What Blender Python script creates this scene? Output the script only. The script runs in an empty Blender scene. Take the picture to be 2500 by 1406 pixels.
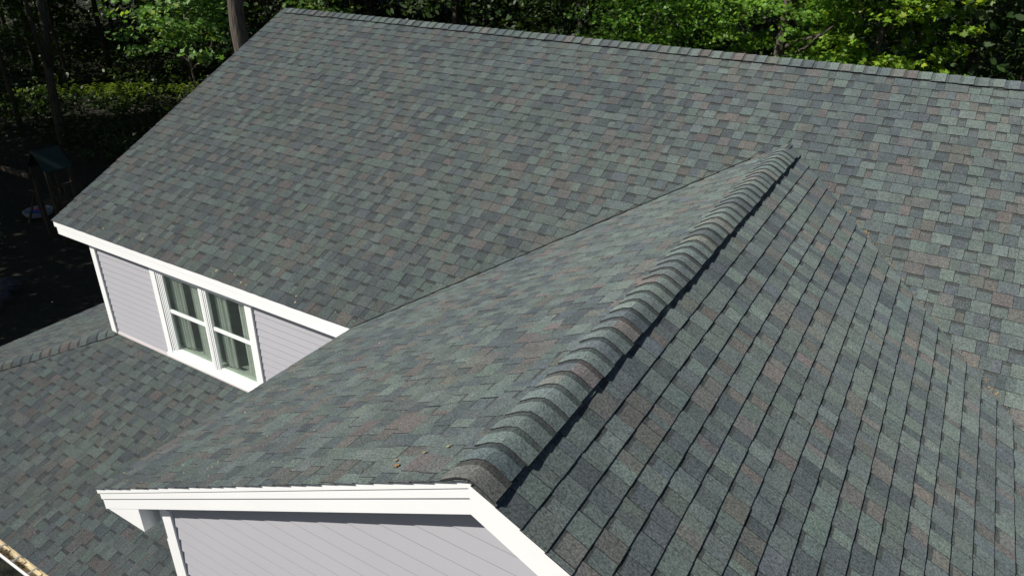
import bpy, math, random
import numpy as np
from mathutils import Vector, Matrix
R = math.radians
random.seed(7)
rng = np.random.default_rng(7)
scene = bpy.context.scene
COL = scene.collection

# ------------------------------------------------------------------ camera
CAM = Vector((10.683, -9.805, 4.021))
yaw, pitch, roll, fpx = -0.53671, 0.47606, 0.01505, 1773.1
fw = Vector((math.sin(yaw) * math.cos(pitch), math.cos(yaw) * math.cos(pitch), -math.sin(pitch)))
rt = Vector((math.cos(yaw), -math.sin(yaw), 0)); up = rt.cross(fw)
r2 = rt * math.cos(roll) + up * math.sin(roll); u2 = up * math.cos(roll) - rt * math.sin(roll)
cam = bpy.data.cameras.new('camera'); co = bpy.data.objects.new('camera', cam); COL.objects.link(co)
m = Matrix((r2, u2, -fw)).transposed().to_4x4(); m.translation = CAM
co.matrix_world = m
cam.sensor_width = 36; cam.lens = 36 * fpx / 2500; cam.clip_end = 2000; cam.clip_start = .05
scene.camera = co

# ------------------------------------------------------------------ light
SUN = Vector((-.8, -1.0, 1.1)).normalized()          # direction towards the sun
w = bpy.data.worlds.new('World'); scene.world = w; w.use_nodes = True
nt = w.node_tree; bg = nt.nodes['Background']
sky = nt.nodes.new('ShaderNodeTexSky'); sky.sky_type = 'NISHITA'; sky.sun_disc = False
sky.sun_elevation = math.asin(SUN.z); sky.sun_rotation = math.atan2(SUN.x, SUN.y) % (2 * math.pi)
nt.links.new(sky.outputs[0], bg.inputs[0]); bg.inputs[1].default_value = .052
sl = bpy.data.lights.new('sun', 'SUN'); so = bpy.data.objects.new('sun', sl); COL.objects.link(so)
sl.energy = 5.0; sl.angle = R(.55); sl.color = (1.0, .955, .88)
so.rotation_euler = SUN.to_track_quat('Z', 'Y').to_euler(); so.location = (-30, -30, 30)
scene.view_settings.view_transform = 'Standard'; scene.view_settings.look = 'None'
scene.view_settings.exposure = 0.17; scene.view_settings.gamma = 1

# ------------------------------------------------------------------ materials
def newmat(name):
    mt = bpy.data.materials.new(name); mt.use_nodes = True
    return mt, mt.node_tree, mt.node_tree.nodes['Principled BSDF']
def N(t, kind, **kw):
    n = t.nodes.new(kind)
    for k, v in kw.items(): setattr(n, k, v)
    return n
def mixrgb(t, mode, fac, a, b):
    n = t.nodes.new('ShaderNodeMix'); n.data_type = 'RGBA'; n.blend_type = mode
    for s, v in ((n.inputs[0], fac), (n.inputs[6], a), (n.inputs[7], b)):
        if hasattr(v, 'links') or hasattr(v, 'is_linked'): t.links.new(v, s)
        elif isinstance(v, (int, float)): s.default_value = v
        else: s.default_value = (*v[:3], 1)
    return n.outputs[2]
def noise(t, scale, detail=2, rough=.5, coord='Object'):
    tc = N(t, 'ShaderNodeTexCoord'); n = N(t, 'ShaderNodeTexNoise')
    n.inputs['Scale'].default_value = scale; n.inputs['Detail'].default_value = detail; n.inputs['Roughness'].default_value = rough
    t.links.new(tc.outputs[coord], n.inputs['Vector']); return n
def ramp(t, src, lo, hi, a=(0, 0, 0), b=(1, 1, 1)):
    n = N(t, 'ShaderNodeValToRGB'); e = n.color_ramp.elements
    e[0].position = lo; e[1].position = hi; e[0].color = (*a, 1); e[1].color = (*b, 1)
    t.links.new(src, n.inputs[0]); return n.outputs[0]
def bump(t, p, src, strength, dist=.01):
    b = N(t, 'ShaderNodeBump'); b.inputs['Strength'].default_value = strength; b.inputs['Distance'].default_value = dist
    t.links.new(src, b.inputs['Height']); t.links.new(b.outputs[0], p.inputs['Normal'])

def shingle_mat():
    mt, t, p = newmat('asphalt_shingle')
    at = N(t, 'ShaderNodeAttribute', attribute_name='col')
    g1 = noise(t, 80, 3, .7); g2 = noise(t, 260, 1, .5); big = noise(t, .55, 3, .6); mid = noise(t, 7, 3, .6)
    c = mixrgb(t, 'MULTIPLY', 1.0, at.outputs[0], ramp(t, g1.outputs[0], .30, .70, (.38, .40, .43), (1.62, 1.60, 1.57)))
    c = mixrgb(t, 'MULTIPLY', 1.0, c, ramp(t, g2.outputs[0], .32, .68, (.70, .70, .70), (1.30, 1.30, 1.30)))
    c = mixrgb(t, 'MULTIPLY', 1.0, c, ramp(t, mid.outputs[0], .3, .7, (.88, .89, .90), (1.12, 1.10, 1.08)))
    c = mixrgb(t, 'MULTIPLY', 1.0, c, ramp(t, big.outputs[0], .35, .68, (.90, .91, .94), (1.08, 1.07, 1.04)))
    t.links.new(c, p.inputs['Base Color']); p.inputs['Roughness'].default_value = .88
    p.inputs['Specular IOR Level'].default_value = .3; p.inputs['Diffuse Roughness'].default_value = 1.0
    bump(t, p, g1.outputs[0], .55, .004)
    return mt
def plain(name, col, rough=.5, var=.06, nscale=3.0, bumps=0, spec=.5, metal=0):
    mt, t, p = newmat(name)
    n = noise(t, nscale, 4, .6)
    c = mixrgb(t, 'MULTIPLY', 1.0, col, ramp(t, n.outputs[0], .3, .7, (1 - var,) * 3, (1 + var,) * 3))
    t.links.new(c, p.inputs['Base Color']); p.inputs['Roughness'].default_value = rough
    p.inputs['Specular IOR Level'].default_value = spec; p.inputs['Metallic'].default_value = metal
    if bumps: bump(t, p, n.outputs[0], bumps)
    return mt
def leaf_mat(name='leaf', trans=.35, rough=.5):
    mt, t, p = newmat(name)
    at = N(t, 'ShaderNodeAttribute', attribute_name='col')
    tl = N(t, 'ShaderNodeBsdfTranslucent'); mx = N(t, 'ShaderNodeMixShader'); mx.inputs[0].default_value = trans
    n = noise(t, 30, 2)
    c = mixrgb(t, 'MULTIPLY', 1.0, at.outputs[0], ramp(t, n.outputs[0], .3, .7, (.8, .82, .8), (1.2, 1.18, 1.1)))
    t.links.new(c, p.inputs['Base Color']); p.inputs['Roughness'].default_value = rough
    c2 = mixrgb(t, 'MULTIPLY', 1.0, at.outputs[0], (1.5, 1.6, .6)); t.links.new(c2, tl.inputs[0])
    out = t.nodes['Material Output']
    t.links.new(p.outputs[0], mx.inputs[1]); t.links.new(tl.outputs[0], mx.inputs[2]); t.links.new(mx.outputs[0], out.inputs[0])
    return mt
def bark_mat(name, col):
    mt, t, p = newmat(name)
    tc = N(t, 'ShaderNodeTexCoord'); mp = N(t, 'ShaderNodeMapping'); mp.inputs['Scale'].default_value = (14, 14, 2.2)
    n = N(t, 'ShaderNodeTexNoise'); n.inputs['Detail'].default_value = 5; n.inputs['Scale'].default_value = 1.5
    t.links.new(tc.outputs['Object'], mp.inputs[0]); t.links.new(mp.outputs[0], n.inputs['Vector'])
    c = mixrgb(t, 'MULTIPLY', 1.0, col, ramp(t, n.outputs[0], .3, .7, (.45, .45, .45), (1.5, 1.45, 1.4)))
    t.links.new(c, p.inputs['Base Color']); p.inputs['Roughness'].default_value = .9
    bump(t, p, n.outputs[0], .9, .05)
    return mt
def glass_mat():
    mt, t, p = newmat('window_glass'); t.nodes.remove(p)
    lw = N(t, 'ShaderNodeLayerWeight'); lw.inputs[0].default_value = .5
    pw = N(t, 'ShaderNodeMath', operation='POWER'); pw.inputs[1].default_value = 4.0; t.links.new(lw.outputs['Facing'], pw.inputs[0])
    fr = N(t, 'ShaderNodeMath', operation='MULTIPLY_ADD'); fr.inputs[1].default_value = .65; fr.inputs[2].default_value = .17; t.links.new(pw.outputs[0], fr.inputs[0])
    tr = N(t, 'ShaderNodeBsdfTransparent'); tr.inputs[0].default_value = (.89, .92, .90, 1)
    gl = N(t, 'ShaderNodeBsdfGlossy'); gl.inputs['Roughness'].default_value = .015; gl.inputs[0].default_value = (.9, 1, .95, 1)
    mx = N(t, 'ShaderNodeMixShader')
    t.links.new(fr.outputs[0], mx.inputs[0]); t.links.new(tr.outputs[0], mx.inputs[1]); t.links.new(gl.outputs[0], mx.inputs[2])
    t.links.new(mx.outputs[0], t.nodes['Material Output'].inputs[0])
    return mt
def ground_mat():
    mt, t, p = newmat('forest_floor')
    a = noise(t, .35, 5, .6); b = noise(t, 9, 4, .7); d = noise(t, 60, 2, .6)
    c = mixrgb(t, 'MIX', ramp(t, a.outputs[0], .42, .6), (.016, .013, .008), (.009, .013, .005))
    c = mixrgb(t, 'MULTIPLY', 1.0, c, ramp(t, b.outputs[0], .3, .7, (.5, .5, .5), (1.5, 1.45, 1.3)))
    c = mixrgb(t, 'MIX', ramp(t, d.outputs[0], .66, .74), c, (.05, .04, .022))
    t.links.new(c, p.inputs['Base Color']); p.inputs['Roughness'].default_value = .95
    bump(t, p, b.outputs[0], .8, .08)
    return mt
M = dict(
    shingle=shingle_mat(),
    white=plain('white_painted_trim', (.86, .87, .87), .42, .015, 2),
    siding=plain('grey_vinyl_siding', (.415, .415, .448), .5, .02, 1.2),
    flash=plain('flashing', (.50, .46, .47), .45, .05, 4),
    dark=plain('shadow_gap', (.02, .02, .022), .9, .1),
    glass=glass_mat(), curtain=plain('curtain_cloth', (.76, .77, .72), .9, .05, 9),
    room=plain('room_wall', (.46, .50, .47), .9, .1), sill=plain('inner_sill', (.72, .78, .70), .5, .03),
    cream=plain('stained_gutter_metal', (.52, .44, .29), .5, .25, 9, .1), steel=plain('galvanised_steel', (.5, .5, .48), .4, .1, 5, 0, .5, .6),
    ground=ground_mat(), leaf=leaf_mat(), bark=bark_mat('bark', (.075, .064, .052)), palebark=bark_mat('pale_bark', (.30, .27, .21)),
    litter=leaf_mat('dry_leaf', .1, .7),
    wood=plain('play_set_timber', (.045, .033, .022), .8, .3, 6), tarp=plain('green_canopy_cloth', (.005, .022, .018), .7, .12, 4),
    red=plain('red_plastic', (.62, .03, .07), .4), blue=plain('blue_plastic', (.03, .08, .40), .4), pale=plain('white_plastic', (.24, .27, .32), .4),
    stone=plain('grey_stone', (.035, .04, .05), .9, .3, 3, .5), foundation=plain('concrete', (.28, .27, .26), .9, .1, 3),
)
ATTR = ('shingle', 'leaf', 'litter')

# ------------------------------------------------------------------ mesh helpers
class MB:
    def __init__(s): s.v = []; s.f = []; s.c = []
    def add(s, vs, fs, col=None):
        o = len(s.v); s.v.extend([tuple(x) for x in vs]); s.f.extend([tuple(i + o for i in f) for f in fs]); s.c.extend([col] * len(fs))
    def box(s, x0, x1, y0, y1, z0, z1, col=None):
        vs = [(x, y, z) for z in (z0, z1) for y in (y0, y1) for x in (x0, x1)]
        s.add(vs, [(0, 2, 3, 1), (4, 5, 7, 6), (0, 1, 5, 4), (2, 6, 7, 3), (0, 4, 6, 2), (1, 3, 7, 5)], col)
    def prism(s, poly, ext, col=None):
        n = len(poly); e = Vector(ext); p0 = [Vector(p) for p in poly]; p1 = [p + e for p in p0]
        s.add(p0 + p1, [tuple(range(n - 1, -1, -1)), tuple(range(n, 2 * n))] + [(i, (i + 1) % n, n + (i + 1) % n, n + i) for i in range(n)], col)
    def hexa(s, a, b, col=None):      # a, b: 4-point loops
        s.add(list(a) + list(b), [(3, 2, 1, 0), (4, 5, 6, 7)] + [(i, (i + 1) % 4, 4 + (i + 1) % 4, 4 + i) for i in range(4)], col)
    def tube(s, pts, rad, n=8, col=None):
        pts = [Vector(p) for p in pts]; rings = []; base = len(s.v); vs = []; fs = []
        for i, p in enumerate(pts):
            d = (pts[min(i + 1, len(pts) - 1)] - pts[max(i - 1, 0)]).normalized()
            a = d.cross(Vector((.31, .9, .17))).normalized(); b = d.cross(a)
            for k in range(n):
                q = 2 * math.pi * k / n; vs.append(p + (a * math.cos(q) + b * math.sin(q)) * rad[i])
        for i in range(len(pts) - 1):
            for k in range(n): fs.append((i * n + k, i * n + (k + 1) % n, (i + 1) * n + (k + 1) % n, (i + 1) * n + k))
        fs.append(tuple(range(n))[::-1]); fs.append(tuple((len(pts) - 1) * n + k for k in range(n)))
        s.add(vs, fs, col)
    def build(s, name, mat, parent=None, smooth=False):
        me = bpy.data.meshes.new(name); me.from_pydata(s.v, [], s.f); me.materials.append(M[mat])
        if mat in ATTR:
            a = me.color_attributes.new('col', 'FLOAT_COLOR', 'CORNER'); arr = []
            for f, c in zip(s.f, s.c): arr.extend(((c or (.1, .1, .1)) + (1.0,)) * len(f))
            a.data.foreach_set('color', arr)
        if smooth: me.polygons.foreach_set('use_smooth', [True] * len(me.polygons))
        return link(name, me, parent)
def link(name, me, parent=None):
    o = bpy.data.objects.new(name, me); COL.objects.link(o)
    if parent is not None:
        o.parent = parent
        wl = world_loc(parent)
        if not parent.get('_local'): o.matrix_parent_inverse = Matrix.Translation(-wl)
    return o
def world_loc(o):
    return Vector(o.get('_wl', (0, 0, 0)))
def empty(name, loc, local=False):
    o = bpy.data.objects.new(name, None); COL.objects.link(o); o.location = loc; o.empty_display_size = .3
    o['_wl'] = tuple(loc)
    if local: o['_local'] = 1
    return o
def tag(o, label, cat, group=None, kind=None):
    if label: o['label'] = label
    if cat: o['category'] = cat
    if group: o['group'] = group
    if kind: o['kind'] = kind
    return o

# ------------------------------------------------------------------ roof geometry numbers
TH = .4663; c_, s_ = math.cos(TH), math.sin(TH); e = .143
NL = 38; L = NL * e; W = L * c_; H = L * s_; p_ = s_ / c_
G = 9.2536; zg = H - .6711; F = 7.7636; XC = G - zg / p_; XR = 2 * G - XC
XMAX = 19.0
RP = .342; DP = 2.808; PX, PY, PZ = .47, -4.654, -1.80
GZ = -5.3                                                # ground level
YW = -W + .2                                             # main front wall plane
YG = -F + .155                                            # gable wall plane

PAL = [((.099, .122, .117), 6.5), ((.108, .133, .126), 4), ((.110, .112, .108), 2.0), ((.107, .113, .104), 1.5), ((.085, .102, .109), 2.4), ((.090, .107, .107), 3), ((.113, .138, .130), 1.1), ((.117, .109, .105), 1.0), ((.072, .086, .092), 1.2)]
PC = [q[0] for q in PAL]; PW = [q[1] for q in PAL]
def pick():
    q = random.choices(PC, PW)[0]; k = random.uniform(.88, 1.12)
    return tuple(x * k * random.uniform(.97, 1.03) for x in q)
PC = [(q[0] * 1.01, q[1] * 1.03, q[2] * 1.03) for q in PC]
def sc(col, k): return tuple(x * k for x in col)
GAPC = [((.074, .089, .095), 4), ((.083, .101, .102), 3), ((.109, .109, .104), 2), ((.097, .119, .114), 3)]

def shingles(mb, O, U, V, Nn, spans, s0=0.0, n=None, length=None, hb=.0080, tab=.0018, jit=1.0):
    """courses of laminated shingles; spans(s) -> list of (lo, hi) along U at slope height s"""
    O, U, V, Nn = Vector(O), Vector(U), Vector(V), Vector(Nn)
    P = lambda u, s, h: O + U * u + V * s + Nn * h
    k = -1 if s0 > .02 else 0
    while True:
        sb = s0 + k * e; st = sb + e; k += 1
        if sb >= length - .01: break
        st = min(st, length + .005); sbb = max(sb, -.015 if k <= 1 else sb)
        if k == 1 and s0 <= .02: sbb = -.015
        lo_b = spans(max(sbb, 0)); lo_t = spans(st)
        for (l0, h0), (l1, h1) in zip(lo_b, lo_t if len(lo_t) == len(lo_b) else lo_b):
            u = min(l0, l1) - random.uniform(0, .3); umax = max(h0, h1)
            wob = random.uniform(0, 6)
            is_tab = random.random() < .5; joint = random.uniform(.2, 1.0)
            while u < umax:
                wd = random.uniform(.10, .195) if is_tab else random.uniform(.065, .15)
                ua, ub = u, u + wd; u = ub
                a0, b0 = max(ua, l0), min(ub, h0); a1, b1 = max(ua, l1), min(ub, h1)
                if b0 <= a0 and b1 <= a1: is_tab = not is_tab; continue
                if b0 < a0: a0 = b0 = (l0 if ub <= l0 else h0)
                if b1 < a1: a1 = b1 = (l1 if ub <= l1 else h1)
                dj = jit * (.0014 * math.sin(ua * 2.1 + wob) + random.uniform(-.0009, .0009))
                sB = sbb + dj; hB = hb + random.uniform(-.0006, .0008); hT = .0012
                if is_tab:
                    col = pick(); t_ = tab + random.uniform(-.0004, .0010)
                    if random.random() < .015: t_ += .004
                    A, B, C2, D = P(a0, sB, hB + t_), P(b0, sB, hB + t_), P(b1, st + .004, hT + t_), P(a1, st + .004, hT + t_)
                    sp = random.random()
                    if sp < .30 and b0 - a0 > .11:       # two tones blended on one tab
                        f = random.uniform(.35, .65); mB, mT = A.lerp(B, f), D.lerp(C2, f); col2 = pick()
                        mb.add([A, mB, mT, D], [(0, 1, 2, 3)], col); mb.add([mB, B, C2, mT], [(0, 1, 2, 3)], col2)
                    else:
                        mb.add([A, B, C2, D], [(0, 1, 2, 3)], col)
                    bv = random.uniform(.0035, .0060); A0, B0 = P(a0 - bv * .7, sB - .0012, hB + .0006), P(b0 + bv, sB - .0012, hB + .0006); C0, D0 = P(b1 + bv, st + .004, hT + .0006), P(a1 - bv * .7, st + .004, hT + .0006)
                    mb.add([P(a0, sB, -.001), P(b0, sB, -.001), B, A], [(0, 1, 2, 3)], (.02, .02, .021))
                    dk = (.02, .02, .021)
                    mb.add([A0, A, D, D0], [(0, 1, 2, 3)], dk); mb.add([B0, C0, C2, B], [(0, 1, 2, 3)], dk)
                else:
                    col = random.choices([q[0] for q in GAPC], [q[1] for q in GAPC])[0]; col = sc(col, random.uniform(.88, 1.12))
                    A, B, C2, D = P(a0, sB + .001, hB), P(b0, sB + .001, hB), P(b1, st + .004, hT), P(a1, st + .004, hT)
                    f = random.uniform(.70, .82)
                    if random.random() < .8:
                        mA, mB = A.lerp(D, f), B.lerp(C2, f)
                        mb.add([A, B, mB, mA], [(0, 1, 2, 3)], col if random.random() < .5 else pick()); mb.add([mA, mB, C2, D], [(0, 1, 2, 3)], (.054, .062, .062))
                    else: mb.add([A, B, C2, D], [(0, 1, 2, 3)], col)
                    A0, B0 = P(a0, sB + .001, -.001), P(b0, sB + .001, -.001)
                    mb.add([A0, B0, B, A], [(0, 1, 2, 3)], (.02, .02, .021))
                is_tab = not is_tab
                if random.random() < .07: is_tab = True

def caps(mb, P0, D, A, B, n, half=.15, liftA=.012, liftB=.028, step=e, end_sink=False, band=.46, arch=1.0):
    """overlapping ridge caps; A and B are the unit down-slope directions on either side, butt ends face -D"""
    P0, D, A, B = Vector(P0), Vector(D).normalized(), Vector(A).normalized(), Vector(B).normalized()
    nA = D.cross(A).normalized(); nB = D.cross(B).normalized()
    if nA.z < 0: nA = -nA
    if nB.z < 0: nB = -nB
    av = (nA + nB).normalized()
    ds = [-1, -.8, -.6, -.46, -.34, -.24, -.16, -.08, 0, .08, .16, .24, .34, .46, .6, .8, 1]
    for i in range(n):
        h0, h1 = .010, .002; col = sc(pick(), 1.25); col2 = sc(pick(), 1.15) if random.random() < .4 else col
        jw = random.uniform(-.007, .007); hj = random.uniform(-.003, .004); jt = random.uniform(-.004, .004)
        rows = []
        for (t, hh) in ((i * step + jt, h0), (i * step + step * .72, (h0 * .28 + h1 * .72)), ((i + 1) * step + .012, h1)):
            row = []; sink = -.06 if (end_sink and i == n - 1 and hh == h1) else 0
            for d in ds:
                nn = nA if d < 0 else nB; dd = A if d < 0 else B; lf = liftA if d < 0 else liftB + hj
                r = abs(d); dist = r * half + (jw if r > .7 else 0)
                # rounded crown near the middle, settling to the lift at the edges
                crown = -.020 * arch * max(0, 1 - r / .5) ** 2
                h = lf * (.35 + .65 * r) + .028 * arch * (1 - r) + hh
                nv = (nn * min(1, r / .3) + av * (1 - min(1, r / .3))).normalized()
                row.append(P0 + D * t + dd * dist + nv * h + av * crown + Vector((0, 0, sink)))
            rows.append(row)
        m_ = len(ds)
        for q in range(2):
            for j in range(m_ - 1):
                cc = col if j < m_ // 2 else col2
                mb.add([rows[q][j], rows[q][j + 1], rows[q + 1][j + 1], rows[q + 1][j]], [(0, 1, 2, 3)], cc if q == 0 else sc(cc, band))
        lowf = lambda v_, j, dz=.006: v_ - (nA if j < m_ // 2 else nB) * dz
        for j in range(m_ - 1):      # butt
            a, b = rows[0][j], rows[0][j + 1]
            mb.add([lowf(a, j, .011), lowf(b, j + 1, .011), b, a], [(0, 1, 2, 3)], (.025, .025, .026))
        for j in (0, m_ - 1):        # side edges
            for q in range(2):
                a, b = rows[q][j], rows[q + 1][j]
                mb.add([lowf(a, j, .007), lowf(b, j, .007), b, a], [(0, 1, 2, 3)], (.03, .03, .032))

def lap_siding(mb, O, U, V, Nn, spans, length, lap=.1045, out=.010):
    O, U, V, Nn = Vector(O), Vector(U), Vector(V), Vector(Nn)
    P = lambda u, s, h: O + U * u + V * s + Nn * h
    k = 0
    while k * lap < length:
        s0_, s1_ = k * lap, min((k + 1) * lap, length); k += 1
        for (l0, h0), (l1, h1) in zip(spans(s0_), spans(s1_)):
            if h0 - l0 < .002 and h1 - l1 < .002: continue
            l1_, h1_ = (l1, h1) if h1 > l1 else ((l1 + h1) / 2,) * 2
            prof = [(0, 0.0), (0.002, out * .8), (.010, out), (.35 * lap, out * .74), (lap, .001)]
            rows = []
            for (ds, h) in prof:
                f = min(1, ds / (s1_ - s0_)) if s1_ > s0_ else 0
                rows.append((P(l0 + (l1_ - l0) * f, s0_ + f * (s1_ - s0_), h), P(h0 + (h1_ - h0) * f, s0_ + f * (s1_ - s0_), h)))
            for a, b in zip(rows[:-1], rows[1:]): mb.add([a[0], a[1], b[1], b[0]], [(0, 1, 2, 3)])

# ------------------------------------------------------------------ ground
g = MB(); nx = 60
def gz(x, y):
    return GZ + .12 * math.sin(x * .21 + 1) * math.cos(y * .17) - .05 if (x < -6 or y > 9) else GZ
xs = [-900, -300] + [-110 + i * 4 for i in range(56)] + [300, 900]
ys = [-900, -300] + [-80 + i * 4 for i in range(56)] + [300, 900]
vs = [(x, y, gz(x, y)) for y in ys for x in xs]; n_ = len(xs)
g.add(vs, [(j * n_ + i, j * n_ + i + 1, (j + 1) * n_ + i + 1, (j + 1) * n_ + i) for j in range(len(ys) - 1) for i in range(n_ - 1)])
tag(g.build('ground', 'ground', smooth=True), None, None, kind='structure')

# ------------------------------------------------------------------ house
house = empty('house', (9.5, 0, GZ))
tag(house, 'grey sided house with blended grey asphalt shingle roofs, white trim and a front gable', 'house')

# main roof
z_of = lambda s: s * s_
s_ap = zg / s_
def main_spans(s):
    z = z_of(s)
    if s >= s_ap: return [(-.012, G), (G, XMAX)]
    return [(-.012, G - max(0, (zg - z) / p_ + (.026 if zg - z > .16 else -.03))), (G + max(0, (zg - z) / p_ - .10), XMAX)]
mb = MB(); shingles(mb, (0, -W, 0), (1, 0, 0), (0, c_, s_), (0, -s_, c_), main_spans, 0, length=L)
# the course under the caps is split in two narrow strips
mb.add([(-.01, .02, H + .001), (XMAX, .02, H + .001), (XMAX, W, -.0), (-.01, W, 0)], [(0, 1, 2, 3)], (.1, .115, .11))
mb.add([(0, -W, -.002), (XC + 4.5, -W, -.002), (XC + 4.5, 0, H - .002), (0, 0, H - .002)], [(0, 1, 2, 3)], (.015, .015, .016))
mb.prism([(0, -W + .02, -.012), (0, 0, H - .022), (0, W - .02, -.012), (0, W - .02, -.05), (0, 0, H - .06), (0, -W + .02, -.05)], (XMAX, 0, 0), (.05, .04, .03))
roof = mb.build('main_roof', 'shingle', house)
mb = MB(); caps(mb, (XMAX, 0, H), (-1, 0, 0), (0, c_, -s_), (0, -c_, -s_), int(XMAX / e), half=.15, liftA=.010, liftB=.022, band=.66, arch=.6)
mb.build('ridge_cap', 'shingle', roof)

# gable roof, one mesh for the two slopes
LG = zg / s_
mb = MB()
shingles(mb, (XC, -F, 0), (0, 1, 0), (c_, 0, s_), (-s_, 0, c_), lambda s: [(-.012, max(0, z_of(s)) / p_ - W + F + .10)], 0, length=LG)
sr = (LG - .458) % e
shingles(mb, (XR, -F, 0), (0, 1, 0), (-c_, 0, s_), (s_, 0, c_), lambda s: [(-.012, max(0, z_of(s)) / p_ - W + F + .055)], sr, length=LG, hb=.0080, tab=.0009, jit=.7)
mb.prism([(XC + .02, -F + .06, -.012), (G, -F + .06, zg - .022), (XR - .02, -F + .06, -.012), (XR - .02, -F + .06, -.05), (G, -F + .06, zg - .06), (XC + .02, -F + .06, -.05)], (0, F - W + .1, 0), (.05, .04, .03))
groof = mb.build('gable_roof', 'shingle', house)
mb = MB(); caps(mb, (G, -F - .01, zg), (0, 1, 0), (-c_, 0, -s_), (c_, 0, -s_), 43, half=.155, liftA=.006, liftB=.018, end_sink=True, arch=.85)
mb.build('ridge_cap', 'shingle', groof)

# porch roof (front slope and left slope) with its hip
cr = 1 / math.sqrt(1 + RP * RP); srp = RP * cr; LP = DP / cr; EX, EY, EZ = PX - DP, PY - DP, PZ - RP * DP
mb = MB()
shingles(mb, (EX, EY, EZ), (1, 0, 0), (0, cr, srp), (0, -srp, cr), lambda s: [(max(0, s) * cr, 6.25 - EX)], 0, length=LP)
shingles(mb, (EX, EY, EZ), (0, 1, 0), (cr, 0, srp), (-srp, 0, cr), lambda s: [(max(0, s) * cr, 9.0)], 0, length=LP)
mb.prism([(PX, EY + .01, EZ - .012), (PX, PY, PZ - .015), (PX, PY, PZ - .06), (PX, EY + .01, EZ - .06)], (5.7, 0, 0), (.05, .04, .03))
mb.hexa([(EX + .04, EY + .02, EZ - .05), (PX, EY + .02, EZ - .05), (PX, PY, PZ - .05), (PX - .02, PY, PZ - .05)], [(EX + .04, EY + .02, EZ - .02), (PX, EY + .02, EZ - .02), (PX, PY, PZ - .02), (PX - .02, PY, PZ - .02)], (.05, .04, .03))
mb.hexa([(EX + .02, EY + .03, EZ - .05), (PX, PY, PZ - .05), (PX, 1.5, PZ - .05), (EX + .02, 1.5, EZ - .05)], [(EX + .02, EY + .03, EZ - .02), (PX, PY, PZ - .02), (PX, 1.5, PZ - .02), (EX + .02, 1.5, EZ - .02)], (.05, .04, .03))
proof = mb.build('porch_roof', 'shingle', house)
hip = Vector((1, 1, RP)).normalized(); n1 = Vector((0, -srp, cr)); n2 = Vector((-srp, 0, cr))
A = n2.cross(hip); A = A if A.z < 0 else -A
B = n1.cross(hip); B = B if B.z < 0 else -B
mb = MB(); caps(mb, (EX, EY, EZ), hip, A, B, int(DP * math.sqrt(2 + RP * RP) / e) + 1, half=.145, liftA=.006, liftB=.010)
mb.build('hip_cap', 'shingle', proof)
mb = MB()
mb.box(EX + .05, 6.15, EY + .06, PY, EZ - .13, EZ - .10); mb.box(EX + .06, PX, PY, 1.45, EZ - .13, EZ - .10)
mb.build('porch_soffit', 'white', house)

# white boards of the main eave and left rake
mb = MB()
mb.box(.012, XC + .3, -W, -W + .05, -.095, -.004); mb.box(.055, XC + .3, -W + .006, -W + .06, -.205, -.097)
mb.box(.09, XC + .3, -W + .061, YW, -.205, -.19)
mb.build('eave_fascia', 'white', house)
mb = MB(); mb.box(XR, XMAX, -W, -W + .05, -.205, -.004); mb.build('eave_fascia', 'white', house)
mb = MB()
for sgn in (-1, 1):
    P = lambda y, d: (0, y, H - p_ * abs(y) - d)
    for x0, d0, d1 in ((.010, .012, .10), (.032, .102, .20)):
        a = [(x0, sgn * (W - .02), H - p_ * (W - .02) - d0), (x0, 0, H - d0), (x0, 0, H - d1), (x0, sgn * (W - .02), H - p_ * (W - .02) - d1)]
        b = [(q[0] + .04, q[1], q[2]) for q in a]; mb.hexa(a, b)
mb.build('rake_trim', 'white', house)

# gable rake boards, three stepped bands
zr = lambda x: zg - p_ * abs(x - G)
mb = MB()
for y0, y1, d0, d1, xa in ((-F, -F + .04, .004, .045, XC - .004), (-F + .008, -F + .06, .047, .110, XC + .012), (-F + .020, -F + .08, .112, .220, XC + .008)):
    for xe in (xa, 2 * G - xa):
        a = [(xe, y0, zr(xe) - d0), (G, y0, zg - d0), (G, y0, zg - d1), (xe, y0, zr(xe) - d1)]
        mb.hexa(a, [(q[0], y1, q[2]) for q in a])
mb.build('rake_board', 'white', house)
# boxed eave along the gable's sides and the cornice return at its front
BX = 6.232
for mir in (0, 1):
    mb = MB()
    f = (lambda x: x) if not mir else (lambda x: 2 * G - x)
    poly = [(f(XC + .006), -F + .023, -.012), (f(XC + .006), -F + .023, -.203), (f(BX), -F + .023, -.203), (f(BX), -F + .023, zr(BX) - .10)]
    mb.prism(poly, (0, F - W - .023 , 0))
    mb.build('cornice_return', 'white', house)
mb = MB()   # soffit under the rake
for xe in (BX, 2 * G - BX):
    a = [(xe, -F + .07, zr(xe) - .20), (G, -F + .07, zg - .20), (G, -F + .07, zg - .215), (xe, -F + .07, zr(xe) - .215)]
    mb.hexa(a, [(q[0], YG + .02, q[2]) for q in a])
mb.build('rake_soffit', 'white', house)

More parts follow.
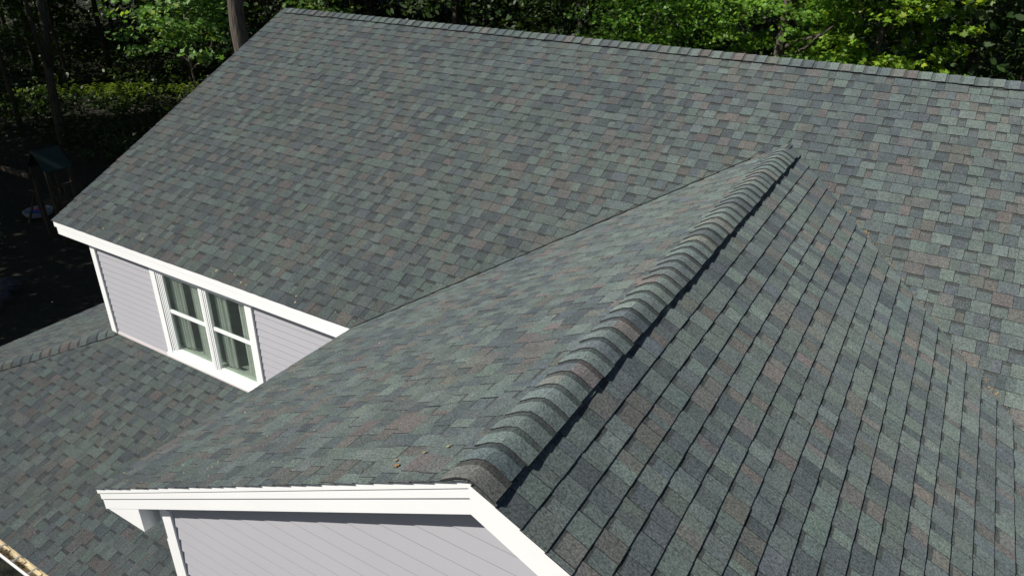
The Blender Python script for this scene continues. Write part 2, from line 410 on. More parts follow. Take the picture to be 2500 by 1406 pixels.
# walls
GX0, GX1 = 6.315, 2 * G - 6.315
mb = MB()
zb = EZ - .30
def gsp(s):
    z = zb + s; lo = max(GX0 + .12, G - (zg - .20 - z) / p_); hi = min(GX1 - .12, G + (zg - .20 - z) / p_)
    return [(min(lo, G), max(hi, G))]
lap_siding(mb, (0, YG, zb), (1, 0, 0), (0, 0, 1), (0, -1, 0), gsp, zg - .2 - zb, lap=.127, out=.011)
mb.build('gable_wall', 'siding', house)
mb = MB()
x0, x1, x2, x3 = .56, 1.85, 3.86, 6.25
zt = -.19; zb2 = -1.80; lapm = .1035
mb.box(.48, x3, YW + .03, YW + .05, zb2 - .3, -1.74); mb.box(.48, x1 + .05, YW + .03, YW + .05, -1.74, zt); mb.box(x2 - .05, x3, YW + .03, YW + .05, -1.74, zt); mb.box(x1, x2, YW + .03, YW + .05, -.37, zt)
ZS = zb2 - .02
def wsp(s):
    z = ZS + s
    if z < -1.745: return [(x0, x1), (x1, x2), (x2, x3)]
    return [(x0, x1 + .003), (x1, x1), (x2 - .003, x3)]
lap_siding(mb, (0, YW, ZS), (1, 0, 0), (0, 0, 1), (0, -1, 0), wsp, zt - ZS, lap=lapm)
mb.build('front_wall', 'siding', house)
mb = MB()   # left side wall, back and right walls, lower storey
lap_siding(mb, (.47, -4.6, ZS), (0, 1, 0), (0, 0, 1), (-1, 0, 0), lambda s: [(0, 9.2)], 1.86)
def tsp(s):
    z = .18 + s; h = max(0, (H - .12 - z) / p_); return [(4.6 - min(4.6, h), 4.6 + min(4.6, h))]
lap_siding(mb, (.47, -4.6, .18), (0, 1, 0), (0, 0, 1), (-1, 0, 0), tsp, H - .32)
lap_siding(mb, (.47, -4.6, GZ + .4), (0, 1, 0), (0, 0, 1), (-1, 0, 0), lambda s: [(0, 9.2)], 3.0)
lap_siding(mb, (.47, YW + .02, GZ + .4), (1, 0, 0), (0, 0, 1), (0, -1, 0), lambda s: [(0, 5.8)], 3.0)
lap_siding(mb, (0, YG, GZ + .4), (1, 0, 0), (0, 0, 1), (0, -1, 0), lambda s: [(GX0 + .12, GX1 - .12)], zb - GZ - .405)
mb.box(.49, XMAX - .3, 4.56, 4.6, GZ + .4, -.05); mb.box(XMAX - .35, XMAX - .3, -4.6, 4.6, GZ + .4, -.05)
mb.box(GX0 + .01, GX0 + .05, YG + .01, -4.65, GZ + .4, .0); mb.box(GX1 - .05, GX1 - .01, YG + .01, -4.65, GZ + .4, .0)
mb.build('side_wall', 'siding', house)
mb = MB(); mb.box(.45, XMAX - .28, -4.62, 4.62, GZ - .3, GZ + .4); mb.box(GX0 - .02, GX1 + .02, YG - .02, -4.62, GZ - .3, GZ + .4)
mb.build('foundation', 'foundation', house)
for x in (3.9, 5.9):
    mb = MB(); mb.box(x - .07, x + .07, EY + .25, EY + .39, GZ, EZ - .131); mb.box(x - .10, x + .10, EY + .22, EY + .42, GZ, GZ + .16); mb.build('porch_post', 'white', house)

# corner boards
mb = MB(); zc = zb2 + .012
mb.box(.466, .492, YW - .030, YW + .02, zc + .01, -.205); mb.box(.494, .582, YW - .033, YW + .01, zc, -.205); mb.box(.455, .468, YW - .02, YW + .1, zc, -.205)
mb.build('corner_board', 'white', house)
mb = MB()
mb.box(GX0 - .012, GX0 + .018, YG - .022, YG + .02, GZ + .4, .02); mb.box(GX0 + .022, GX0 + .128, YG - .026, YG + .02, GZ + .4, .02)
mb.box(GX0 - .012, GX0 + .009, YG + .021, YG + .12, GZ + .4, -.2)
mb.build('corner_board', 'white', house)
mb = MB()
mb.box(GX1 - .128, GX1 + .012, YG - .026, YG + .02, GZ + .4, .02); mb.build('corner_board', 'white', house)
mb = MB(); mb.prism([(.60, YW - .005, zb2 + .035), (.60, YW - .022, zb2 + .030), (.60, YW - .030, zb2 + .004), (.60, YW - .005, zb2 - .01)], (5.5, 0, 0))
mb.build('wall_flashing', 'flash', house)

# window ---------------------------------------------------------------
yF = YW - .034
mb = MB()
mb.box(1.85, 1.955, yF, YW + .03, -1.70, -.345)                 # left casing
mb.box(3.755, 3.86, yF, YW + .03, -1.70, -.345)                 # right casing
mb.box(1.956, 3.754, yF + .004, YW + .03, -.385, -.345)         # head
mb.box(1.835, 3.875, yF - .012, YW + .03, -1.755, -1.7015)        # sill board
mb.box(1.960, 3.750, yF + .006, YW + .03, -1.700, -1.655)
win = mb.build('window', 'white', house)
glasses = [(2.065, 2.805), (2.955, 3.700)]
zrail = -.975
for i, (a, b) in enumerate(glasses):
    fr = MB(); l = 1.96 if i == 0 else 2.885; r_ = 2.878 if i == 0 else 3.750
    ys = yF + .012
    for q, (dx, dy) in enumerate(((0, 0), (.028, .008), (.056, .014))):
        fr.box(l + dx, l + dx + .024, ys + dy, YW + .03, -1.654, -.387)
    fr.box(l + .083, a, ys + .020, YW + .03, -1.654, -.387)
    fr.box(b, r_ - .03, ys + .020, YW + .03, -1.654, -.387); fr.box(r_ - .028, r_, ys, YW + .03, -1.654, -.387)
    fr.box(a, b, ys + .022, YW + .028, -.410, -.387); fr.box(a, b, ys + .024, YW + .028, -1.654, -1.612)
    fr.box(a + .0005, b - .0005, ys + .026, YW + .032, zrail - .027, zrail + .022)
    fr.build('sash', 'white', win)
    for z0, z1, yy in ((zrail + .022, -.411, YW + .012), (-1.611, zrail - .027, YW + .022)):
        gp = MB(); gp.box(a, b, yy, yy + .004, z0, z1); gp.build('pane', 'glass', win)
    cur = [(a - .02, a + .24), (b - .32, b + .04)] if i == 0 else [(a + .0, a + .26), (b - .28, b + .05)]
    for (ca, cb) in cur:
        cm = MB(); k = 24; pts = []
        for j in range(k + 1):
            x = ca + (cb - ca) * j / k; pts.append((x, YW + .105 + .018 * math.sin(j * 1.15 + i) + .01 * math.sin(j * .4)))
        cm.v = []; vs = []
        for (x, y) in pts: vs += [(x, y, -1.60), (x, y, -.30)]
        cm.add(vs, [(2 * j, 2 * j + 2, 2 * j + 3, 2 * j + 1) for j in range(k)]); cm.build('curtain', 'curtain', win, True)
mb = MB(); mb.box(1.96, 3.75, YW + .055, YW + .20, -1.66, -1.635); mb.box(1.96, 3.75, YW + .054, YW + .075, -1.634, -1.60)
mb.build('inner_sill', 'sill', win)
mb = MB(); Y2 = YW + 1.9
mb.add([(1.3, YW + .052, -2.0), (4.4, YW + .052, -2.0), (4.4, Y2, -2.0), (1.3, Y2, -2.0), (1.3, YW + .052, .0), (4.4, YW + .052, .0), (4.4, Y2, .0), (1.3, Y2, .0)], [(0, 1, 2, 3), (4, 7, 6, 5), (2, 6, 7, 3), (0, 3, 7, 4), (1, 5, 6, 2)])
mb.build('room_lining', 'room', win)

# gutter ---------------------------------------------------------------
gx0, gx1 = EX - .02, 6.15; yb = EY - .002; zt_ = EZ - .03
mb = MB()
prof_in = [(yb, zt_ + .01), (yb, zt_ - .085), (yb - .075, zt_ - .085), (yb - .118, zt_ - .03), (yb - .118, zt_ - .002)]
for (ya, za), (yb_, zb_) in zip(prof_in[:-1], prof_in[1:]): mb.add([(gx0, ya, za), (gx1, ya, za), (gx1, yb_, zb_), (gx0, yb_, zb_)], [(0, 1, 2, 3)])
gut = mb.build('gutter', 'cream', house)
mb = MB(); o_ = .003
mb.prism([(gx0, yb - .1185, zt_ + .004), (gx0, yb - .136, zt_ + .004), (gx0, yb - .136, zt_ - .03), (gx0, yb - .09, zt_ - .095), (gx0, yb, zt_ - .095), (gx0, yb, zt_ - .088), (gx0, yb - .077, zt_ - .088), (gx0, yb - .1215, zt_ - .03)], (gx1 - gx0, 0, 0))
mb.build('gutter_front', 'white', gut)
x = gx0 + .2
while x < gx1:
    mb = MB(); mb.box(x - .012, x + .012, yb - .118, yb - .001, zt_ - .004, zt_ - .001); mb.box(x - .02, x + .02, yb - .014, yb - .001, zt_ - .03, zt_ - .0045)
    mb.build('gutter_hanger', 'steel', gut); x += .34
mb = MB(); mb.box(EX + .02, 6.15, EY + .001, EY + .03, EZ - .14, EZ - .02); mb.box(EX + .001, EX + .03, EY + .03, 1.45, EZ - .14, EZ - .02)
mb.build('porch_fascia', 'white', house)

# ------------------------------------------------------------------ leaves
OAK = np.array([(0, -.5), (.07, -.3), (.22, -.28), (.12, -.08), (.36, .02), (.14, .14), (.26, .36), (.07, .34), (0, .55), (-.07, .34), (-.26, .36), (-.14, .14), (-.36, .02), (-.12, -.08), (-.22, -.28), (-.07, -.3)])
MAPLE = np.array([(0, -.5), (.16, -.30), (.44, -.26), (.30, -.04), (.5, .20), (.20, .18), (.12, .40), (0, .60), (-.12, .40), (-.20, .18), (-.5, .20), (-.30, -.04), (-.44, -.26), (-.16, -.30)])
OVAL = np.array([(0, -.5), (.22, -.2), (.24, .12), (0, .5), (-.24, .12), (-.22, -.2)])
DIAM = np.array([(0, -.5), (.3, -.05), (0, .5), (-.3, -.05)])
def leaves_mesh(name, cen, nrm, size, cols, shape, bend=.15, mat='leaf'):
    n = len(cen); k = len(shape)
    nrm = nrm / np.linalg.norm(nrm, axis=1, keepdims=True)
    rd = rng.normal(size=(n, 3)); t = np.cross(nrm, rd); t /= np.linalg.norm(t, axis=1, keepdims=True); b = np.cross(nrm, t)
    sx = shape[:, 0][None, :, None]; sy = shape[:, 1][None, :, None]
    V = cen[:, None, :] + size[:, None, None] * (t[:, None, :] * sx + b[:, None, :] * sy - nrm[:, None, :] * (bend * (sx ** 2 * 2 + (sy) ** 2)))
    V = V.reshape(-1, 3)
    me = bpy.data.meshes.new(name); me.vertices.add(n * k); me.vertices.foreach_set('co', V.astype(np.float32).ravel())
    me.loops.add(n * k); me.loops.foreach_set('vertex_index', np.arange(n * k, dtype=np.int32))
    me.polygons.add(n); me.polygons.foreach_set('loop_start', np.arange(n, dtype=np.int32) * k)
    me.polygons.foreach_set('loop_total', np.full(n, k, dtype=np.int32))
    me.update(calc_edges=True)
    a = me.color_attributes.new('col', 'FLOAT_COLOR', 'CORNER')
    cc = np.repeat(np.concatenate([cols, np.ones((n, 1))], 1), k, axis=0); a.data.foreach_set('color', cc.astype(np.float32).ravel())
    me.materials.append(M[mat]); return me
def leaf_cols(n, base, var=.25, yellow=.12):
    c = np.array(base)[None, :] * (1 + rng.normal(size=(n, 1)) * var)
    yl = rng.random(n) < yellow; c[yl] = c[yl] * np.array([1.7, 1.25, .8])
    return np.clip(c, .004, .5)
def spray(centres, per, rad, flat=.35):
    """leaves gathered in flattened twig sprays"""
    c = np.repeat(centres, per, axis=0); off = rng.normal(size=c.shape) * rad; off[:, 2] *= flat
    return c + off
def crown(name, cz, radii, nclus, per, size, col, shape, parent, zmin=None, lean=(0, 0), rad=.32, core=.35):
    d = rng.normal(size=(nclus, 3)); d /= np.linalg.norm(d, axis=1, keepdims=True)
    r = (core + (1 - core) * rng.random((nclus, 1)) ** .5)
    lump = 1 + .22 * np.sin(d[:, :1] * 5 + d[:, 1:2] * 4 + cz) + .12 * np.sin(d[:, 2:] * 9)
    cen = d * r * lump * np.array(radii) + np.array([lean[0], lean[1], cz])
    if zmin is not None: cen = cen[cen[:, 2] > zmin]
    pts = spray(cen, per, rad)
    n = len(pts); nr = rng.normal(size=(n, 3)) * .55 + np.array([0, 0, 1.0]) + (pts - np.array([lean[0], lean[1], cz])) * .12
    me = leaves_mesh(name, pts, nr, size * (1 + .25 * rng.normal(size=n)).clip(.5, 1.6), leaf_cols(n, col), shape)
    o = link(name, me, parent); return o, cen

def limb(mb, p0, p1, r0, r1, k=5, jit=.12):
    p0, p1 = Vector(p0), Vector(p1); pts = []
    for i in range(k + 1):
        f = i / k; q = p0.lerp(p1, f) + Vector((random.uniform(-1, 1), random.uniform(-1, 1), random.uniform(-.5, .5))) * (jit * (0 if i in (0,) else 1))
        pts.append(q)
    mb.tube(pts, [r0 + (r1 - r0) * i / k for i in range(k + 1)], 7)
def tree(loc, label, h=13, r=.2, cz=8, radii=(3, 3, 4), nclus=200, per=30, size=.14, col=(.055, .11, .018), shape=OAK, name='tree', group=None, bark='bark', lean=(0, 0), fork=None, zmin=None, rad=.32, limbs=9, core=.35, rot=0, cat='tree'):
    t = empty(name, loc, local=True); t.rotation_euler = (0, 0, rot); tag(t, label, cat, group)
    mb = MB(); top = Vector((lean[0], lean[1], h * .85))
    pts = [Vector((lean[0] * f ** 1.3 + random.uniform(-.07, .07) * (f > 0), lean[1] * f ** 1.3 + random.uniform(-.07, .07) * (f > 0), h * .85 * f - (.15 if f == 0 else 0))) for f in [i / 9 for i in range(10)]]
    mb.tube(pts, [r * (1.35 if i == 0 else 1) * (1 - .78 * i / 9) for i in range(10)], 10)
    trunk = mb.build('trunk', bark, t, True)
    cr_o, cen = crown('crown', cz, radii, nclus, per, size, col, shape, t, zmin, (lean[0] * .8, lean[1] * .8), rad, core)
    mb = MB()
    sel = cen[rng.choice(len(cen), min(limbs * 2, len(cen)), replace=False)]
    for q in sel:
        f = min(.95, max(.25, (q[2] - 1.4) / (h * .85))); i = f * 9; a = pts[int(i)].lerp(pts[min(9, int(i) + 1)], i % 1)
        limb(mb, a, q, r * .28, .012, 5, .14)
    mb.build('branches', bark, t, True)
    return t
def dup(root, loc, rotz=0, scale=1, label=None, group=None):
    o = root.copy(); COL.objects.link(o); o.location = loc; o.rotation_euler = (0, 0, rotz); o.scale = (scale,) * 3
    if label: o['label'] = label
    if group: o['group'] = group
    for ch in list(root.children):
        c2 = ch.copy(); COL.objects.link(c2); c2.parent = o
    return o

# bright broad-leaved trees along the edge of the wood, just behind the house
tree((2.3, 12.8, GZ), 'bright green oak with pointed lobed leaves just above the middle of the main ridge', h=13, r=.20, cz=7.4, radii=(2.3, 2.6, 4.6), nclus=330, per=48, size=.145, col=(.105, .225, .028), rad=.28, shape=OAK, rot=.3)
tree((6.0, 13.0, GZ), 'full bright green oak behind the ridge, in front of a broad brown trunk', h=14, r=.24, cz=7.6, radii=(2.7, 2.9, 5.0), nclus=330, per=44, size=.165, col=(.120, .240, .030), rad=.24, shape=OAK, rot=1.1)
tree((8.6, 13.4, GZ), 'yellow green maple with a drooping branch tip right of the oaks', h=13, r=.17, cz=7.4, radii=(1.9, 2.2, 4.9), nclus=230, per=44, size=.165, col=(.17, .29, .028), rad=.24, shape=MAPLE, rot=2.0)
tree((14.1, 11.4, GZ), 'light green maple whose low branch enters at the right edge above the ridge', h=12, r=.16, cz=7.2, radii=(2.0, 2.0, 4.6), nclus=250, per=48, size=.145, col=(.15, .27, .026), rad=.28, shape=MAPLE, rot=.7)
# left side
tree((-17.5, 10.5, GZ), 'sunlit maple sapling with scattered pale leaf sprays and a thin pale stem', h=9.5, r=.055, cz=5.6, radii=(2.6, 2.4, 2.0), nclus=95, per=24, size=.20, col=(.16, .30, .08), shape=MAPLE, bark='palebark', rad=.30, limbs=10, core=.2)
tree((-27.5, 17.5, GZ), 'dim leafy sapling between the forked trunk and the pale stemmed maple, deep in the wood', h=8, r=.06, cz=4.0, radii=(2.3, 2.0, 2.6), nclus=110, per=26, size=.19, col=(.075, .150, .035), shape=MAPLE, rad=.28, limbs=8, core=.2)
tree((-35.5, 14.0, GZ), 'leafy young tree at the top left corner, left of the forked trunk', h=9, r=.07, cz=4.6, radii=(2.6, 2.2, 3.0), nclus=130, per=26, size=.20, col=(.060, .120, .030), shape=MAPLE, rad=.30, limbs=8, core=.2)
tree((-12.8, 14.0, GZ), 'leafy young tree just left of the thick ridged trunk', h=8.5, r=.06, cz=4.4, radii=(2.0, 1.9, 2.8), nclus=110, per=26, size=.18, col=(.070, .140, .032), shape=MAPLE, rad=.28, limbs=8, core=.2)
tree((-6.9, 4.6, GZ), 'thick ridged oak trunk rising behind the upper left rake of the roof', h=17, r=.34, cz=13.5, radii=(4.5, 4.5, 4), nclus=220, per=20, size=.24, col=(.04, .08, .018), shape=OVAL, limbs=7)

def forked():
    t = empty('tree', (-22.5, 7.0, GZ), local=True); tag(t, 'tall dark forked tree with a leaning limb standing by the green canopy', 'tree')
    mb = MB()
    mb.tube([(0, 0, -.2), (.05, 0, 1.3), (.10, .05, 2.5), (.22, .1, 3.6)], [.25, .19, .17, .16], 10)
    mb.tube([(.22, .1, 3.4), (.0, .0, 4.3), (-.18, .1, 5.2), (-.30, .1, 7.4), (-.9, 0, 12)], [.14, .10, .09, .08, .04], 8)
    mb.tube([(.22, .1, 3.3), (.42, .2, 4.5), (.62, .3, 5.9), (.8, .4, 9), (1.2, .5, 13)], [.16, .17, .16, .13, .05], 8)
    mb.build('trunk', 'bark', t, True)
    crown('crown', 12.5, (4.2, 4.2, 3.4), 200, 22, .24, (.04, .08, .018), OVAL, t)
forked()

# template forest tree, then copies
T1 = tree((-15.5, 18.5, GZ), 'slim dark trunk nearest the left rake in the shaded wood', h=16, r=.15, cz=11.2, radii=(4.3, 4.3, 4.2), nclus=420, per=20, size=.36, col=(.030, .060, .014), shape=OVAL, limbs=6, rad=.5)
T2 = tree((-30.0, 24.0, GZ), 'slim straight trunk far back above the fern patch', h=15, r=.12, cz=10.4, radii=(3.9, 3.9, 3.9), nclus=420, per=20, size=.36, col=(.034, .066, .014), shape=OVAL, limbs=6, rad=.5)
T3 = tree((-4.0, 21.5, GZ), 'leafy dark tree with low branches behind the left half of the ridge', h=14, r=.17, cz=8.6, radii=(3.8, 3.8, 5.2), nclus=330, per=18, size=.26, col=(.028, .058, .014), shape=OVAL, limbs=8, rad=.45)
pos = []
random.seed(11)
def ok(x, y):
    if any((x - a) ** 2 + (y - b) ** 2 < 3.1 ** 2 for a, b in pos): return False
    for a, b, rr in ((-22.5, 7, 3.2), (-17.5, 10.5, 4.2), (-12.5, 2, 4), (-15.4, 2, 4), (-6.9, 4.6, 3), (-27, 12, 4.5), (2.3, 12.8, 2.5), (6, 13, 3), (8.6, 13.4, 2.6), (12.7, 11.6, 3), (-15.5, 18.5, 3), (-30, 24, 3), (-4, 21.5, 3)):
        if (x - a) ** 2 + (y - b) ** 2 < rr * rr: return False
    for a, b in ((-27, 13.2), (-17.5, 10.5)):        # keep the sun's path to the clearing open
        for t_ in range(0, 15, 2):
            if math.hypot(x - (a - .8 * t_), y - (b - t_)) < 3.2: return False
    return True
tries = 0
while len(pos) < 120 and tries < 4000:
    tries += 1; x = random.uniform(-62, 30); y = random.uniform(12, 62)
    if x < -12: y = random.uniform(8 + (-12 - x) * -.15 + 8, 62)
    if x > -10 and y < 16.5: continue
    if ok(x, y): pos.append((x, y))
for i, (x, y) in enumerate(pos):
    far = math.hypot(x - CAM.x, y - CAM.y) > 42; low = (x > -8 and y < 34) or random.random() < .25
    src = T3 if low else (T1 if random.random() < .5 else T2)
    if low: lb, gp = 'dark leafy tree deep in the shaded wood beyond the ridge', 'leafy trees deep in the wood'
    else: lb, gp = 'slim dark trunk standing deep in the shaded wood', 'slim trunks deep in the wood'
    dup(src, (x, y, GZ - .1), random.uniform(0, 6.28), random.uniform(.85, 1.2), lb, gp)
# tall trees out of view on the left, placed to shade the yard
for i, (x, y, s) in enumerate([(-11, -7.5, .74), (-14, -5, .85), (-17, -8.5, .9), (-19, -4.4, .9), (-23, -2.8, .95), (-22, -7, 1.0), (-27, -1.6, .95), (-26.5, -6, 1.0), (-30.6, .0, .95), (-42.8, .6, .95), (-44.5, 4.6, 1.0), (-50, 3, 1.1), (-42, -4, 1.1), (-55, 7.5, 1.1), (-9.8, -13.6, .78), (-14, -12, .8), (-6.6, -12.6, .5), (-28.5, 2.6, .95), (-25, .9, .9), (-21.5, .2, .85), (-41.5, 5.0, 1.0), (-39.5, -1.5, 1.0), (-37.8, 7.4, .85)]):
    o = dup(T3, (x, y, GZ - .1), i * 1.3, s, 'leafy tree shading the left side of the yard', 'trees left of the yard')

dup(T1, (-26.8, 7.4, GZ - .1), 2.0, .78, 'slim dark tree left of the forked trunk, its unseen crown added for shade', None)  # added so its crown keeps sun off the undergrowth behind
dup(T1, (-29.5, 9.2, GZ - .1), 4.0, .7, 'thin dark trunk at the far left, behind the forked tree', None) if False else None
# undergrowth: leafy ground cover over the forest floor
n = 11000
ang = rng.random(n); cx = -60 + 90 * rng.random(n); cy = 5 + 45 * rng.random(n)
keep = ((cx < -9) & (cy > 6 + (cx + 9) * .02)) | (cy > 13)
cx, cy = cx[keep], cy[keep]
cl = np.sin(cx * .9 + 1.3 * np.sin(cy * .7)) + np.sin(cy * 1.1 - .5 * cx) ; kk = rng.random(len(cx)) < .55 + .4 * (cl + 1); cx, cy, cl = cx[kk], cy[kk], cl[kk]
cen = np.stack([cx, cy, GZ + .2 + (.5 + .7 * np.clip(cl, 0, 2)) * rng.random(len(cx)) ** 1.3], 1); pts = spray(cen, 16, .42, .5); n = len(pts)
nr = rng.normal(size=(n, 3)) * .6 + np.array([0, 0, 1.0])
me = leaves_mesh('undergrowth', pts, nr, .20 * (1 + .3 * rng.normal(size=n)).clip(.4, 1.8), leaf_cols(n, (.030, .060, .012), .35), OVAL)
tag(link('undergrowth', me), 'low dark leafy undergrowth covering the forest floor', 'undergrowth', kind='stuff')

n = 5200
cx = -115 + 160 * rng.random(n); cy = 14 + 80 * rng.random(n); dist = np.hypot(cx - 10.7, cy + 9.8)
keep = (dist > 52) & (dist < 105); cx, cy = cx[keep], cy[keep]
cen = np.stack([cx, cy, GZ + .3 + 6.5 * rng.random(len(cx)) ** 1.4], 1); pts = spray(cen, 16, .8, .5); n = len(pts)
me = leaves_mesh('thicket', pts, rng.normal(size=(n, 3)) * .7 + np.array([0, 0, 1.0]), .42 * (1 + .3 * rng.normal(size=n)).clip(.4, 1.8), leaf_cols(n, (.028, .055, .014), .35), OVAL)
tag(link('thicket', me), 'dark far thicket closing off the wood behind the trunks', 'thicket', kind='stuff')

# shrubs and ferns
def shrub(loc, rr, label, col, size=.15, ncl=36, group=None):
    t = empty('shrub', loc, local=True); tag(t, label, 'shrub', group)
    o, cen = crown('foliage', rr[2] * .85, rr, ncl, 22, size, col, OVAL, t, .05, rad=.20, core=.1)
    mb = MB()
    for q in cen[::4]: limb(mb, (q[0] * .1, q[1] * .1, -.1), q, .02, .006, 4, .04)
    mb.build('stems', 'bark', t)
shrub((-27.5, 8.6, GZ), (1.0, 1.0, 1.1), 'light green bush left of the forked trunk', (.10, .17, .03))
shrub((-25.0, 11.4, GZ), (.9, .9, .9), 'light green bush right of the forked trunk above the ferns', (.10, .17, .03))
shrub((-19.6, 14.6, GZ), (.8, .8, .8), 'small bright bush at the foot of the thin pale stem', (.07, .15, .03))
shrub((-13.0, 12.0, GZ), (1.0, 1.0, 1.2), 'dim green bush beside the upper left rake', (.04, .09, .02))
shrub((-31.5, 7.0, GZ), (1.3, 1.2, 1.3), 'dull olive bush at the far left edge', (.05, .085, .025))
shrub((-13.4, -.8, GZ), (.6, .6, .5), 'pale flowering bush low at the left edge beside the yard', (.10, .14, .08), .09)
def fern(loc, rr, label):
    t = empty('fern', loc, local=True); tag(t, label, 'fern', 'bright ferns in the sun patch')
    for k in range(9):
        a = k * .7 + random.random() * .4; ln = rr * random.uniform(.8, 1.1); mb = MB()
        dx, dy = math.cos(a), math.sin(a); prev = None; nn = 13
        for j in range(nn):
            f = (j + .6) / nn; q = Vector((dx * ln * f, dy * ln * f, rr * 1.15 * math.sin(f * 2.3) * .75)); wv = rr * .30 * math.sin(min(1, f * 1.3 + .2) * 2.6) * (1.05 - f * .7)
            for sg in (-1, 1):
                tip = q + Vector((-dy * sg * wv + dx * wv * .35, dx * sg * wv + dy * wv * .35, -.1 * wv)); s2 = Vector((dx, dy, 0)) * (ln / nn * .62)
                col = tuple(v * random.uniform(.85, 1.15) for v in (.26, .38, .025))
                mb.add([q, q + s2, tip + s2 * .3, tip], [(0, 1, 2, 3)], col)
        mb.build('frond', 'leaf', t)
random.seed(5)
FX = [(-29.3, 12.2), (-28.4, 12.6), (-27.6, 13.2), (-28.9, 13.4), (-26.8, 13.7), (-26.1, 14.4), (-27.6, 14.2), (-25.3, 14.8), (-24.5, 15.6), (-30.1, 11.6), (-26.6, 12.9), (-24.0, 14.9)]
FL = ['leftmost', 'second', 'third', 'fourth', 'fifth', 'sixth', 'seventh', 'eighth', 'ninth', 'tenth', 'eleventh', 'rightmost']
def sx(q): d = Vector((q[0], q[1], GZ)) - CAM; return d.dot(r2) / d.dot(fw)
for i, (x, y) in enumerate(sorted(FX, key=sx)):
    fern((x, y, GZ), random.uniform(.75, 1.05), FL[i] + (' from the left' if 0 < i < 11 else '') + ' of the bright yellow green ferns in the sunlit patch')

# ------------------------------------------------------------------ play set in the yard
ps = empty('play_set', (-12.4, 1.2, GZ)); tag(ps, 'wooden play set with a dark green canopy roof and a swing beam', 'play set')
X0, X1, Y0, Y1 = -12.8, -11.8, .80, 1.62; XM = (X0 + X1) / 2
mb = MB()
for xa, xb in ((X0, XM - .001), (X1, XM + .001)):
    a = [(xa, Y0, -3.0), (xa, Y1, -3.0), (xb, Y1, -2.45), (xb, Y0, -2.45)]; mb.hexa(a, [(q[0], q[1], q[2] - .02) for q in a])
mb.build('canopy', 'tarp', ps)
for x in (X0 + .1, X1 - .1):
    for y in (Y0 + .08, Y1 - .08):
        mb = MB(); mb.box(x - .045, x + .045, y - .045, y + .045, GZ, -2.98); mb.build('post', 'wood', ps)
mb = MB(); mb.box(X0 + .1, X1 - .1, Y0 + .1, Y1 - .1, GZ + 1.15, GZ + 1.22); mb.build('platform', 'wood', ps)
mb = MB()
for k in range(4): mb.box(X1 - .06, X1 - .02, Y0 + .18 + k * .24, Y0 + .24 + k * .24, GZ + 1.22, GZ + 1.75)
mb.box(X1 - .07, X1 - .01, Y0 + .12, Y1 - .12, GZ + 1.75, GZ + 1.83); mb.build('railing', 'wood', ps)
mb = MB(); mb.box(-15.6, X0 + .1, .72, .82, GZ + 1.95, GZ + 2.08); mb.build('swing_beam', 'wood', ps)
for dx in (-.6, .6):
    mb = MB(); mb.tube([(-15.4, .77, GZ + 2.0), (-15.4, .77 + dx * 1.3, GZ)], [.045, .045], 6); mb.build('leg', 'wood', ps)
ss = empty('timber_frame', (-14.1, 1.4, GZ)); tag(ss, 'sunlit timber frame with two splayed legs beside the toy tub', 'wooden frame')
mb = MB(); mb.tube([(-14.3, 1.5, GZ + 1.0), (-13.9, 1.35, GZ)], [.04, .04], 6); mb.build('leg', 'wood', ss)
mb = MB(); mb.tube([(-14.3, 1.5, GZ + 1.0), (-14.4, 1.1, GZ)], [.04, .04], 6); mb.build('leg', 'wood', ss)
mb = MB(); mb.tube([(-14.65, 1.5, GZ + .98), (-14.2, 1.5, GZ + 1.03)], [.05, .05], 6); mb.build('crossbar', 'wood', ss)
TX, TY = -15.0, 1.75
tb = empty('toy_tub', (TX, TY, GZ)); tag(tb, 'round white rimmed tub with red and blue toys inside, by the wooden frame', 'tub')
mb = MB(); k = 28; vs = []; fs = []
for (r_, z) in [(0.0, .03), (.36, .03), (.40, .13), (.43, .15), (.46, .145), (.46, .125), (.41, 0)]:
    vs += [(TX + r_ * math.cos(2 * math.pi * i / k), TY + r_ * math.sin(2 * math.pi * i / k), GZ + z) for i in range(k)]
for q in range(6): fs += [(q * k + i, q * k + (i + 1) % k, (q + 1) * k + (i + 1) % k, (q + 1) * k + i) for i in range(k)]
mb.add(vs, fs); mb.build('basin', 'pale', tb, True)
for mt, a, b in (('red', (TX - .22, TY - .05), (TX + .16, TY + .12)), ('blue', (TX - .12, TY - .22), (TX + .24, TY - .06))):
    o = empty('toy', (a[0], a[1], GZ + .05)); tag(o, {'red': 'long red plastic toy lying in the white tub', 'blue': 'blue plastic toy lying beside the red one in the tub'}[mt], 'toy')
    mb = MB(); mb.tube([(a[0], a[1], GZ + .12), ((a[0] + b[0]) / 2, (a[1] + b[1]) / 2 + .02, GZ + .15), (b[0], b[1], GZ + .12)], [.05, .07, .04], 8); mb.build('body', mt, o, True)
    mb = MB(); mb.tube([(b[0], b[1], GZ + .12), (b[0] + .08, b[1] + .03, GZ + .14)], [.02, .015], 6); mb.build('handle', 'pale', o, True)
def rock(loc, r_, label):
    mb = MB(); k = 9; rows = 6; vs = []; fs = []
    for i in range(rows + 1):
        th = math.pi * i / rows
        for j in range(k):
            ph = 2 * math.pi * j / k; rr = r_ * (1 + random.uniform(-.16, .16))
            vs.append((loc[0] + rr * math.sin(th) * math.cos(ph) * 1.3, loc[1] + rr * math.sin(th) * math.sin(ph), loc[2] + rr * .6 * math.cos(th) + r_ * .3))
    for i in range(rows): fs += [(i * k + j, i * k + (j + 1) % k, (i + 1) * k + (j + 1) % k, (i + 1) * k + j) for j in range(k)]
    mb.add(vs, fs); o = mb.build('garden_rock', 'stone'); tag(o, label, 'rock', 'rocks at the left edge')
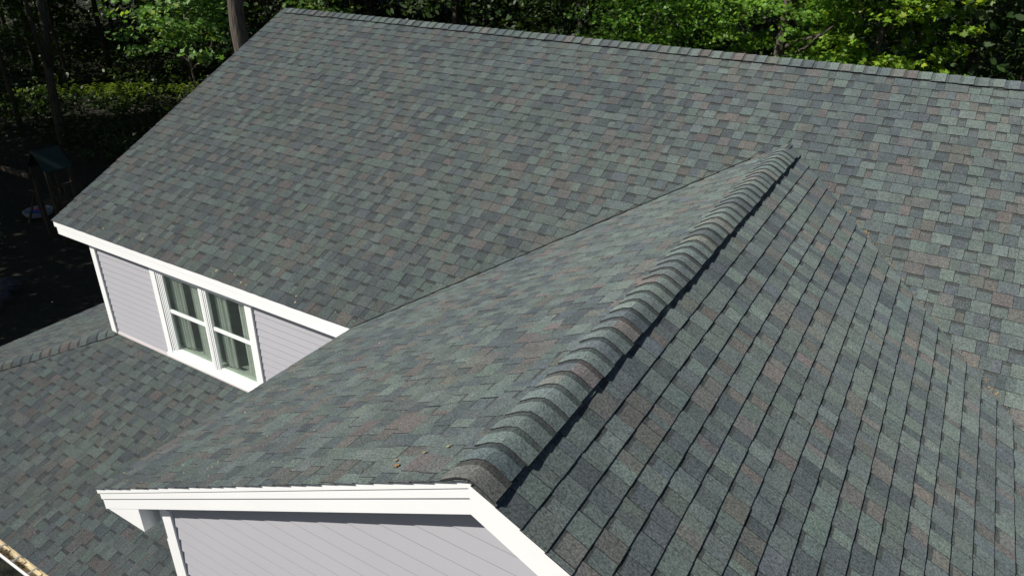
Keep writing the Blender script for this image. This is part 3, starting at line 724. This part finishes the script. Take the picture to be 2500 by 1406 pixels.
rock((-10.2, -1.7, GZ), .30, 'largest dim grey rock at the left edge of the yard'); rock((-9.7, -2.1, GZ), .22, 'middle dim grey rock below the largest one'); rock((-9.3, -2.5, GZ), .18, 'smallest dim grey rock, nearest the porch roof')

# ------------------------------------------------------------------ leaf litter on the roofs
def on_left(y, s): return np.array([XC + s * c_, y, s * s_]) + np.array([-s_, 0, c_]) * .014
def on_main(x, s): return np.array([x, -W + s * c_, s * s_]) + np.array([0, -s_, c_]) * .014
P_, N_, S_, C_ = [], [], [], []
def put(p, nvec, size, col):
    P_.append(p); N_.append(np.array(nvec) + rng.normal(size=3) * .25); S_.append(size); C_.append(col)
tan = [(.32, .28, .19), (.38, .34, .25), (.24, .19, .12), (.32, .27, .12), (.45, .42, .36)]
for i in range(210):
    y = -F + .05 + (rng.random() ** 1.6) * 2.9; s = abs(rng.normal()) * 1.25 + .05
    if s < 3.3: put(on_left(y, s), (-s_, 0, c_), random.uniform(.008, .018), random.choice(tan))
for i in range(70):
    y = -F + .1 + rng.random() * 4.5; put(on_left(y, rng.random() * 3), (-s_, 0, c_), random.uniform(.010, .02), random.choice(tan))
for i in range(16): put(on_main(.8 + rng.random() * 5, abs(rng.normal()) * .12 + .03), (0, -s_, c_), random.uniform(.02, .04), (.40, .34, .2))
for i in range(60): put(np.array([-1.5 + rng.random() * 6, 0, 0]) + np.array([0, PY - 2.7 * rng.random(), 0]) + np.array([0, 0, 0]), (0, -srp, cr), .016, random.choice(tan)); P_[-1][2] = PZ + (P_[-1][1] - PY) * RP + .016
for i in range(26):         # faint pale scuff on the main slope
    q = rng.normal() * .11; put(on_main(5.509 + q, 3.299 + rng.normal() * .010), (0, -s_, c_), random.uniform(.012, .035), (.19, .19, .165))
for i in range(420):        # needles gathered in the right valley
    z = zg - .25 - rng.random() * 1.6; off = abs(rng.normal()) * .05
    x = G + (zg - z) / p_ ; put(np.array([x + off + .01, z / p_ - W + off * .3, z + .3 * off * 0 + .012]), (0, -s_, c_), random.uniform(.012, .035), random.choice([(.20, .15, .09), (.16, .12, .08), (.27, .20, .12), (.13, .11, .08)]))
me = leaves_mesh('leaf_litter', np.array(P_), np.array(N_), np.array(S_), np.array(C_), DIAM, .3, 'litter')
tag(link('leaf_litter', me), 'fine dry leaf bits scattered on the shingles and in the roof valley', 'leaf litter', kind='stuff')
P_, N_, S_, C_ = [], [], [], []
for i in range(500):
    put(np.array([gx0 + .1 + rng.random() * 5, yb - .02 - rng.random() * .08, zt_ - .078 + rng.random() * .01]), (0, 0, 1), random.uniform(.01, .04), random.choice([(.03, .022, .012), (.05, .035, .015), (.10, .07, .02)]))
me = leaves_mesh('gutter_debris', np.array(P_), np.array(N_), np.array(S_), np.array(C_), OVAL, .3, 'litter')
tag(link('gutter_debris', me), 'dark rotting leaf debris lying in the open porch gutter', 'leaf litter', kind='stuff')
for (y, s, sz, col, lb) in ((-7.64, 3.36, .042, (.36, .20, .09), 'orange brown dry leaf near the gable rake, largest on the left slope'), (-7.53, 3.47, .028, (.40, .26, .12), 'small orange leaf up slope of the largest one'), (-7.485, 3.60, .025, (.40, .37, .17), 'small yellow leaf nearest the ridge caps'), (-7.59, 3.31, .028, (.32, .24, .14), 'tan leaf touching the largest orange leaf')):
    mp_ = on_left(y, s) + np.array([-s_, 0, c_]) * .006
    me = leaves_mesh('fallen_leaf', np.array([mp_]), np.array([[-s_, .1, c_]]), np.array([sz]), np.array([col]), MAPLE, .35, 'litter')
    tag(link('fallen_leaf', me), lb, 'leaf', 'fallen leaves on the gable roof')
for o in bpy.data.objects:
    for k in ('_wl', '_local'):
        if k in o: del o[k]
